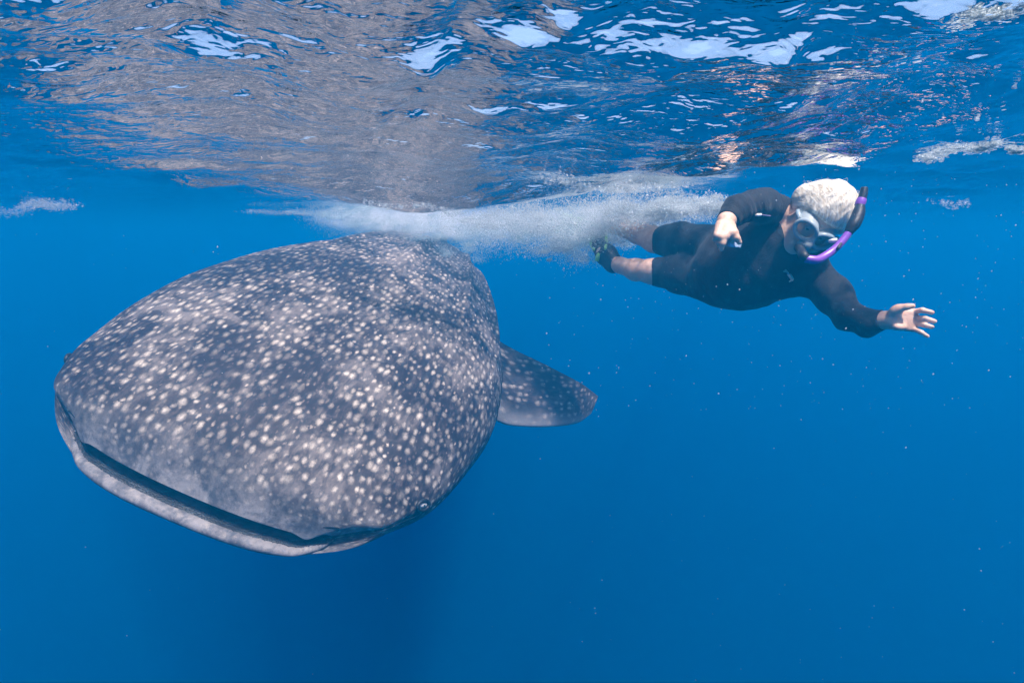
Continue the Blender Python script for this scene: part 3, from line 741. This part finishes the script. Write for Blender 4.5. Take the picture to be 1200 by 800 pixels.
    grey = simple('grey_mask_frame', (.30, .38, .42), .3, None, .1)
    def loop(cx, cz, rx, rz, tilt, y0, r_, n=36, nn=10, curve=1.1, tear=0.25):
        vs = []; fs = []
        for i in range(n):
            a = 2*PI*i/n; sx = rx*math.cos(a)*(1+tear*math.sin(a)*.5*np.sign(cx)); sz = rz*math.sin(a)
            x = cx+sx*math.cos(tilt)-sz*math.sin(tilt); z = cz+sx*math.sin(tilt)+sz*math.cos(tilt)
            y = y0-curve*x*x*6
            a2 = a+.01; rad = np.array([math.cos(a), 0, math.sin(a)]); nrm_ = np.array([0, 1, 0])
            for j in range(nn): q = 2*PI*j/nn; p = np.array([x, y, z])+r_*(rad*math.cos(q)+nrm_*math.sin(q)*1.3); vs.append(hp(*p))
        for i in range(n):
            for j in range(nn): fs.append((i*nn+j, ((i+1) % n)*nn+j, ((i+1) % n)*nn+(j+1) % nn, i*nn+(j+1) % nn))
        return np.array(vs), np.array(fs)
    mask = part('diving_mask', *loop(.036, .006, .036, .031, -.22, .110, .0075), grey)
    part('mask_rim', *loop(-.036, .006, .036, .031, .22, .110, .0075), grey, mask)
    # skirt: two cups reaching back to the face
    for sg in (1, -1):
        vs = []; fs = []; n = 32; lv = 5
        for q in range(lv):
            for i in range(n):
                a = 2*PI*i/n; g_ = 1+.22*(q/(lv-1)); x = sg*.036+.036*g_*math.cos(a); z = .006+.031*g_*math.sin(a)+(.004*q/(lv-1)); y = (.110-6.6*x*x)*(1-q/(lv-1))+(q/(lv-1))*(.070-9*x*x)
                vs.append(hp(x, y, z))
        for q in range(lv-1):
            for i in range(n): fs.append((q*n+i, q*n+(i+1) % n, (q+1)*n+(i+1) % n, (q+1)*n+i))
        part('mask_skirt', vs, fs, sil, mask)
        t = NT('mask_glass'); gb = t.n('ShaderNodeBsdfGlossy', {'Color': (1, 1, 1, 1), 'Roughness': .05}); tb_ = t.n('ShaderNodeBsdfTransparent', {'Color': (.80, .88, .90, 1)}); fr = t.n('ShaderNodeFresnel', {'IOR': 1.5}); mx = t.n('ShaderNodeMixShader'); t.set(mx, 0, fr.outputs[0]); t.set(mx, 1, tb_.outputs[0]); t.set(mx, 2, gb.outputs[0]); t.surf(mx)
        vs = [hp(sg*.036, .110-6.6*.036**2, .006)]; n = 32
        for i in range(n):
            a = 2*PI*i/n; x = sg*.036+.035*math.cos(a); vs.append(hp(x, .110-6.6*x*x, .006+.030*math.sin(a)))
        fs = [(0, 1+i, 1+(i+1) % n, 1+(i+2) % n) for i in range(0, n, 2)]
        part('lens', vs, fs, t.m, mask)
    nf = Field(HC-.15, HC+.15, .0034); nf.chain([hp(0, .112, .010), hp(0, .124, -.022), hp(0, .118, -.038)], [.009, .014, .016], .01); nf.limb(hp(.012, .106, -.040), hp(-.012, .106, -.040), .014, .014, .01)
    NV, NF = surface_net(nf.f, nf.lo, .0034); part('nose_pocket', relax(NV, NF, 2), NF, sil, mask)
    # strap
    vs = []; fs = []
    for i in range(41):
        a = -2.15+4.3*i/40; a += PI; x = .086*math.sin(a); y = -.024+.100*math.cos(a)
        for (o1, z_) in ((0, -.009), (.004, -.009), (.004, .009), (0, .009)):
            s_ = 1+o1/.1; vs.append(hp(x*s_, y*s_, .012+.03*(1-abs(i-20)/20)+z_))
    for i in range(40):
        for q in range(4): fs.append((i*4+q, (i+1)*4+q, (i+1)*4+(q+1) % 4, i*4+(q+1) % 4))
    part('mask_strap', vs, fs, sil, mask, False)
    for sg in (1, -1):
        Vt, Ft = tube([hp(sg*.072, .068, .010), hp(sg*.080, .052, .012), hp(sg*.088, .032, .014)], [.007, .009, .007], 10); part('strap_buckle', Vt, Ft, grey, mask)
    # ---- snorkel
    purple = simple('purple_plastic', (.25, .08, .50), .25, None, .08, spec=.6); black = simple('black_rubber', (.015, .015, .02), .5)
    M0 = hp(0, .088, -.066)
    sd = 1.665
    Vt, Ft = tube([at(944, 303, sd), at(956, 304.5, sd-.005), at(970, 298, sd), at(984, 286, sd), at(996, 270, sd), at(999, 264, sd)], [.0125, .0135, .0130, .0120, .0115, .0110], 18)
    sn = part('snorkel', Vt, Ft, purple)
    Vt, Ft = tube([at(945.5, 303, sd), at(941, 299, sd+.005), M0*.5+at(941, 297, sd)*.5, M0], [.0135, .015, .014, .015], 16); part('mouthpiece', Vt, Ft, black, sn)
    Vt, Ft = tube([at(994, 273, sd), at(1001, 262, sd), at(1006, 250, sd+.01), at(1008, 240, sd+.02)], [.0125, .0195, .0185, .0130], 18); part('upper_tube', Vt, Ft, black, sn)
    Vt, Ft = tube([at(1007, 241, sd+.02), at(1008.5, 237, sd+.02), at(1010, 233, sd+.02)], [.0145, .0155, .0140], 18); part('top_band', Vt, Ft, purple, sn)
    Vt, Ft = tube([at(1010, 233, sd+.02), at(1012, 226, sd+.02), at(1013, 220, sd+.02)], [.0125, .012, .010], 16); part('splash_guard', Vt, Ft, black, sn)
    Vt, Ft = tube([at(979, 293, sd+.005), at(982, 291, sd-.015), at(986, 285, sd-.012)], [.004, .005, .004], 10); part('snorkel_clip', Vt, Ft, black, sn)
    Vt, Ft = tube([at(972, 283, sd+.02), at(976, 282, sd+.01), at(981, 281, sd+.005)], [.006, .0075, .006], 10); part('snorkel_keeper', Vt, Ft, simple('white_plastic', (.8, .8, .8), .3), sn)
    # ---- swim fins: dark foot pockets with green rails and blade
    lime = simple('lime_rubber', (.30, .62, .16), .4, None, .15); dk = simple('dark_fin_rubber', (.022, .026, .035), .5, (60, .3, .002), .3)
    def swimfin(heel, toe, tip, wdir, w0, w1, blade_m):
        heel, toe, tip, wdir = map(lambda q: np.array(q, float), (heel, toe, tip, wdir)); wdir /= np.linalg.norm(wdir)
        pf = Field(np.minimum(np.minimum(heel, toe), tip)-.1, np.maximum(np.maximum(heel, toe), tip)+.1, .004)
        mid = heel*.5+toe*.5
        pf.chain([heel, mid, toe], [.050, .056, .040], .01)
        PV, PF = surface_net(pf.f, pf.lo, .004); pocket = part('swim_fin', relax(PV, PF, 2), PF, dk)
        ax_ = tip-toe; axn = ax_/np.linalg.norm(ax_); up_ = np.cross(wdir, axn); vs = []; fs = []; n = 16
        for i in range(n+1):
            f_ = i/n; w = w0+(w1-w0)*f_**.8; c_ = toe-axn*.04+(ax_+axn*.04)*f_+up_*.03*math.sin(f_*2.2)
            if f_ > .9: w *= 1-.5*((f_-.9)/.1)**2
            for (a, b_) in ((-1, -.003), (-.33, -.0042), (.33, -.0042), (1, -.003), (1, .003), (.33, .0042), (-.33, .0042), (-1, .003)): vs.append(c_+wdir*w*a+up_*b_)
        for i in range(n):
            for q in range(8): fs.append((i*8+q, (i+1)*8+q, (i+1)*8+(q+1) % 8, i*8+(q+1) % 8))
        fs += [(n*8, n*8+1, n*8+6, n*8+7), (n*8+1, n*8+2, n*8+5, n*8+6), (n*8+2, n*8+3, n*8+4, n*8+5), (0, 7, 6, 1), (1, 6, 5, 2), (2, 5, 4, 3)]
        part('blade', vs, fs, blade_m, pocket, False)
        for sg in (1, -1):
            pts = [toe-axn*.10+wdir*sg*w0*.8, toe+wdir*sg*w0*1.02]+[toe+ax_*f_+wdir*sg*(w0+(w1-w0)*f_**.8)+up_*.03*math.sin(f_*2.2) for f_ in (.33, .66, .95)]
            Vt, Ft = tube(pts, [.006, .010, .009, .007, .004], 8); part('rail', Vt, Ft, lime, pocket)
    swimfin(at(719, 309, 2.65), at(702, 288, 2.72), at(701, 276, 3.02), CR*.5+CU*-.1+CT*.85, .055, .085, dk)
    Vt, Ft = tube([at(699, 306, 2.66), at(701, 300, 2.655), at(706, 294, 2.665), at(703, 288, 2.70), at(700, 280, 2.76)], [.010, .013, .010, .008, .005], 8); part('fin_trim', Vt, Ft, lime, bpy.data.objects['swim_fin'])
    swimfin(at(706, 262, 2.90), at(688, 266, 2.99), at(655, 259, 3.25), CR*.25+CU*.35+CT*.9, .055, .095, lime)
    # ---- the small camera pinched in the right hand is a thing of its own
    cb = at(859, 285.5, 1.70)
    co = empty('action_camera', cb); tag(co, 'small silver and pale blue camera pinched in the hand of the snorkeller', 'camera')
    def boxm(name, c_, hw, m, par, bev=.003):
        bm = bmesh.new(); bmesh.ops.create_cube(bm, size=1.0)
        for v_ in bm.verts: v_.co = Vector((v_.co.x*2*hw[0], v_.co.y*2*hw[1], v_.co.z*2*hw[2]))
        bmesh.ops.bevel(bm, geom=list(bm.edges), offset=bev, segments=2, affect='EDGES', profile=.6)
        me = bpy.data.meshes.new(name); bm.to_mesh(me); bm.free(); o_ = bpy.data.objects.new(name, me); COL.objects.link(o_); me.materials.append(m); o_.parent = par; o_.location = Vector(c_); return o_
    boxm('camera_body', (0, 0, 0), (.024, .012, .011), simple('silver_case', (.35, .42, .55), .3, None, .1), co)
    boxm('display', (.001, -.0125, -.003), (.019, .0015, .0065), simple('pale_screen', (.55, .68, .85), .25, None, .1), co, .001)
    Vt, Ft = tube([np.array([0, .010, 0]), np.array([0, .018, 0]), np.array([0, .024, 0])], [.009, .009, .008], 14); link_mesh('camera_lens', Vt, Ft, black, co)
    co.rotation_euler = (0, .12, .1)
    return root
build_person()

# ------------------------------------------------------------------ bubbles, foam and drifting specks
OV = np.array([[1, 0, 0], [-1, 0, 0], [0, 1, 0], [0, -1, 0], [0, 0, 1], [0, 0, -1]], float)
OF = np.array([[0, 2, 4], [2, 1, 4], [1, 3, 4], [3, 0, 4], [2, 0, 5], [1, 2, 5], [3, 1, 5], [0, 3, 5]])
def grains(name, P, r, mat, label, cat, squash=None, tetra=False):
    P = np.asarray(P); n = len(P); R3 = np.repeat(np.asarray(r)[:, None], 3, 1)
    if squash is not None: R3 = R3*squash
    if tetra:
        A_ = rng.normal(size=(n, 3)); A_ /= np.linalg.norm(A_, axis=1)[:, None]; B_ = np.cross(A_, rng.normal(size=(n, 3))); B_ /= np.linalg.norm(B_, axis=1)[:, None]; C_ = np.cross(A_, B_); M_ = np.stack([A_, B_, C_], 1)
        TV = np.array([[1, 1, 1], [1, -1, -1], [-1, 1, -1], [-1, -1, 1]])*.75
        V = (P[:, None]+(TV[None]@M_)*R3[:, None]).reshape(-1, 3); F = (np.array([[0, 1, 2], [0, 3, 1], [0, 2, 3], [1, 3, 2]])[None]+4*np.arange(n)[:, None, None]).reshape(-1, 3)
    else:
        V = (P[:, None]+OV[None]*R3[:, None]).reshape(-1, 3); F = (OF[None]+6*np.arange(n)[:, None, None]).reshape(-1, 3)
    o = link_mesh(name, V, F, mat); tag(o, label, cat, kind='stuff'); return o
def bubble_mat(name, col, alpha):
    t = NT(name); d_ = t.n('ShaderNodeBsdfDiffuse', {'Color': (*col, 1)}); tl = t.n('ShaderNodeBsdfTranslucent', {'Color': (*col, 1)}); g_ = t.n('ShaderNodeBsdfGlossy', {'Color': (1, 1, 1, 1), 'Roughness': .15}); tr = t.n('ShaderNodeBsdfTransparent')
    a = t.n('ShaderNodeMixShader', {0: .7}); t.set(a, 1, d_.outputs[0]); t.set(a, 2, tl.outputs[0])
    b = t.n('ShaderNodeMixShader', {0: .2}); t.set(b, 1, a.outputs[0]); t.set(b, 2, g_.outputs[0])
    c = t.n('ShaderNodeMixShader', {0: alpha}); t.set(c, 1, tr.outputs[0]); t.set(c, 2, b.outputs[0]); t.surf(c); return t.m
def under_surface(P, margin=.006):
    h = surface_height(P[:, 0], P[:, 1]); over = P[:, 2] > h-margin
    P[over, 2] = (h-margin-np.abs(rng.normal(0, .01, len(P))))[over]; return P
def cloud(path, n, clump=9):
    """path: (px, py, depth, spread sideways px, spread up px, spread depth m, weight)"""
    path = np.array(path, float); w = path[:, 6]/path[:, 6].sum(); out = []
    r = rng
    for row, k in zip(path, r.multinomial(n, w)):
        nc = max(4, int(k/420)); cc = np.stack([row[0]+r.normal(0, row[3], nc), row[1]+r.normal(0, row[4], nc), row[2]+r.normal(0, row[5], nc)], -1)
        sz = r.uniform(.25, 1.3, nc); which = r.integers(0, nc, k)
        q = cc[which]+np.stack([r.normal(0, 1, k)*row[3]*.55, r.normal(0, 1, k)*row[4]*.5, r.normal(0, 1, k)*row[5]*.5], -1)*sz[which][:, None]
        P = CR*((q[:, :1]-600)/FPX*q[:, 2:])+CU*((400-q[:, 1:2])/FPX*q[:, 2:])+FW*q[:, 2:]
        out.append(P)
    return under_surface(np.concatenate(out))
bub = bubble_mat('white_bubbles', (.90, .98, 1.0), .60)
mist = bubble_mat('bubble_mist', (.75, .95, .96), .38)
Pm = cloud([(350, 250, 4.4, 18, 2.5, .3, .5), (395, 250, 4.4, 16, 6, .3, 1.6), (420, 256, 4.5, 22, 9, .3, 3.2), (455, 262, 4.4, 24, 10, .3, 3.5), (500, 267, 4.3, 28, 8, .3, 3.5), (545, 272, 4.2, 22, 12, .3, 3.4),
            (590, 265, 3.6, 24, 12, .3, 2.6), (640, 268, 3.2, 28, 15, .25, 2.8), (690, 275, 3.1, 26, 14, .25, 2.2)], 120000)
grains('bubble_mist', Pm, rng.uniform(.0012, .0034, len(Pm)), mist, 'pale misty trail of fine bubbles behind the back of the whale shark', 'bubbles', tetra=True)
Pb = cloud([(560, 262, 3.2, 20, 5, .15, .8), (610, 262, 3.0, 26, 9, .15, 1.6), (650, 262, 2.9, 26, 11, .15, 2.4), (690, 262, 2.85, 26, 12, .12, 2.6), (725, 258, 2.7, 22, 12, .12, 2.6), (760, 248, 2.55, 24, 8, .12, 2.4),
            (800, 242, 2.4, 22, 6, .1, 2.2), (830, 241, 2.3, 14, 5, .1, 1.2), (668, 292, 2.9, 14, 12, .12, .8), (640, 300, 2.95, 8, 6, .1, .15)], 110000)
grains('splash_bubbles', Pb, rng.lognormal(math.log(.0016), .5, len(Pb)), bub, 'churned white bubbles kicked up around the feet of the snorkeller', 'bubbles', tetra=True)
def foam(px0, py0, px1, py1, n, wob, label, thick=.02, seed=0):
    """foam hanging on the underside of the surface between two photograph pixels"""
    r = np.random.default_rng(seed)
    f = r.uniform(0, 1, n); px = px0+(px1-px0)*f+r.normal(0, wob, n); py = py0+(py1-py0)*f+wob*.6*np.sin(f*9+seed)+r.normal(0, wob*.35, n)
    # intersect the view ray with the wavy surface by a short march
    dirs = CR*((px-600)/FPX)[:, None]+CU*((400-py)/FPX)[:, None]+FW; tt = np.full(n, .4); alive = np.ones(n, bool)
    for _ in range(700):
        P = dirs*tt[:, None]; alive &= (P[:, 2] < surface_height(P[:, 0], P[:, 1])-.004) & (tt < 9); tt[alive] *= 1.006
        if not alive.any(): break
    P = dirs*tt[:, None]; P = P[tt < 8.8]; P[:, 2] -= np.abs(r.normal(0, thick*.06, len(P)))
    return P
# milky glow of the finest bubbles: a soft uneven cloud of scattering inside the wash
def build_milky(p0, p1, ry, rz, dens, label, seed):
    p0 = np.array(p0); p1 = np.array(p1); ax_ = p1-p0; L_ = np.linalg.norm(ax_)/2; yaw = math.atan2(ax_[1], ax_[0])
    vs = []; fs = []; n_, m_ = 20, 24
    for i in range(n_+1):
        a = PI*i/n_
        for j in range(m_): b_ = 2*PI*j/m_; vs.append((-L_*1.15*math.cos(a), ry*math.sin(a)*math.cos(b_), rz*math.sin(a)*math.sin(b_)))
    for i in range(n_):
        for j in range(m_): fs.append((i*m_+j, i*m_+(j+1) % m_, (i+1)*m_+(j+1) % m_, (i+1)*m_+j))
    t = NT('milky_bubbles'); tc = t.n('ShaderNodeTexCoord').outputs['Object']
    sc_ = t.n('ShaderNodeVectorMath', operation='MULTIPLY'); t.set(sc_, 0, tc); t.set(sc_, 1, (1/(L_*1.15), 1/ry, 1/rz))
    ln = t.n('ShaderNodeVectorMath', operation='LENGTH'); t.set(ln, 0, sc_.outputs[0])
    mp_ = t.n('ShaderNodeMapping', {'Vector': tc, 'Location': (seed, seed*2, 0), 'Scale': (1.0, 1.6, 2.2)}).outputs[0]
    nz = t.noise(mp_, 4.5, 5, .62, .8).outputs[0]
    fall = t.ramp(ln.outputs['Value'], 1.0, .25)
    d_ = t.math('MULTIPLY', t.math('MULTIPLY', fall, t.ramp(nz, .42, .66)), dens)
    pv = t.n('ShaderNodeVolumePrincipled', {'Color': (.93, .99, 1, 1), 'Density': d_, 'Anisotropy': .2}); t.t.links.new(pv.outputs[0], t.out.inputs['Volume'])
    o_ = link_mesh('milky_wash', vs, fs, t.m); o_.location = (p0+p1)/2; o_.rotation_euler = (0, math.asin(-(ax_[2])/(2*L_)), yaw)
    tag(o_, label, 'bubbles', kind='stuff')
build_milky(at(372, 254, 4.5), at(690, 266, 3.0), .38, .150, 10.0, 'pale cyan glow of milky wash just behind the back of the whale shark', 1.3)
build_milky(at(610, 266, 3.0), at(845, 246, 2.3), .26, .130, 4.5, 'white milky wash around the legs of the snorkeller', 4.1)
cy.volume_step_rate = .5; cy.volume_max_steps = 96
fo = []
for i, a in enumerate(((2, 248, 82, 238, 1300, 7), (1080, 184, 1170, 168, 900, 6), (1120, 28, 1200, 10, 420, 8), (1180, 176, 1200, 178, 200, 3), (1100, 240, 1130, 240, 120, 5), (640, 212, 830, 230, 500, 9), (420, 238, 560, 250, 150, 4), (980, 60, 1180, 150, 60, 36))):
    fo.append(foam(*a, '', seed=i))
fo = np.concatenate(fo)
foam_m = bubble_mat('foam', (.90, .98, 1.0), .45)
grains('surface_foam', fo, rng.lognormal(math.log(.0017), .45, len(fo))*np.clip(fo[:, 1], .5, 3), foam_m, 'flecks and streaks of white foam on the underside of the sea surface', 'foam', np.array([1.7, 1.7, .3]))
# specks: plankton and tiny bubbles everywhere in the water
n = 1050
px = np.where(rng.uniform(size=n) < .55, rng.uniform(620, 1230, n), rng.uniform(-30, 1230, n)); py = np.where(rng.uniform(size=n) < .6, rng.uniform(150, 480, n), rng.uniform(0, 830, n)); dd = rng.uniform(.5, 3.4, n)
Ps = CR*((px-600)/FPX*dd)[:, None]+CU*((400-py)/FPX*dd)[:, None]+FW*dd[:, None]
ok = Ps[:, 2] < surface_height(Ps[:, 0], Ps[:, 1])-.01
loc = s_local(Ps); ok &= ~((loc[:, 0] < .15) & (loc[:, 0] > -6) & (np.abs(loc[:, 1]) < .95) & (np.abs(loc[:, 2]) < .75))
Ps = Ps[ok]; dd = dd[ok]
grains('drifting_specks', Ps, rng.lognormal(math.log(.00085), .42, len(Ps))*dd**.8, bubble_mat('speck', (.75, .78, .8), .5), 'tiny pale specks drifting in the open water', 'plankton')
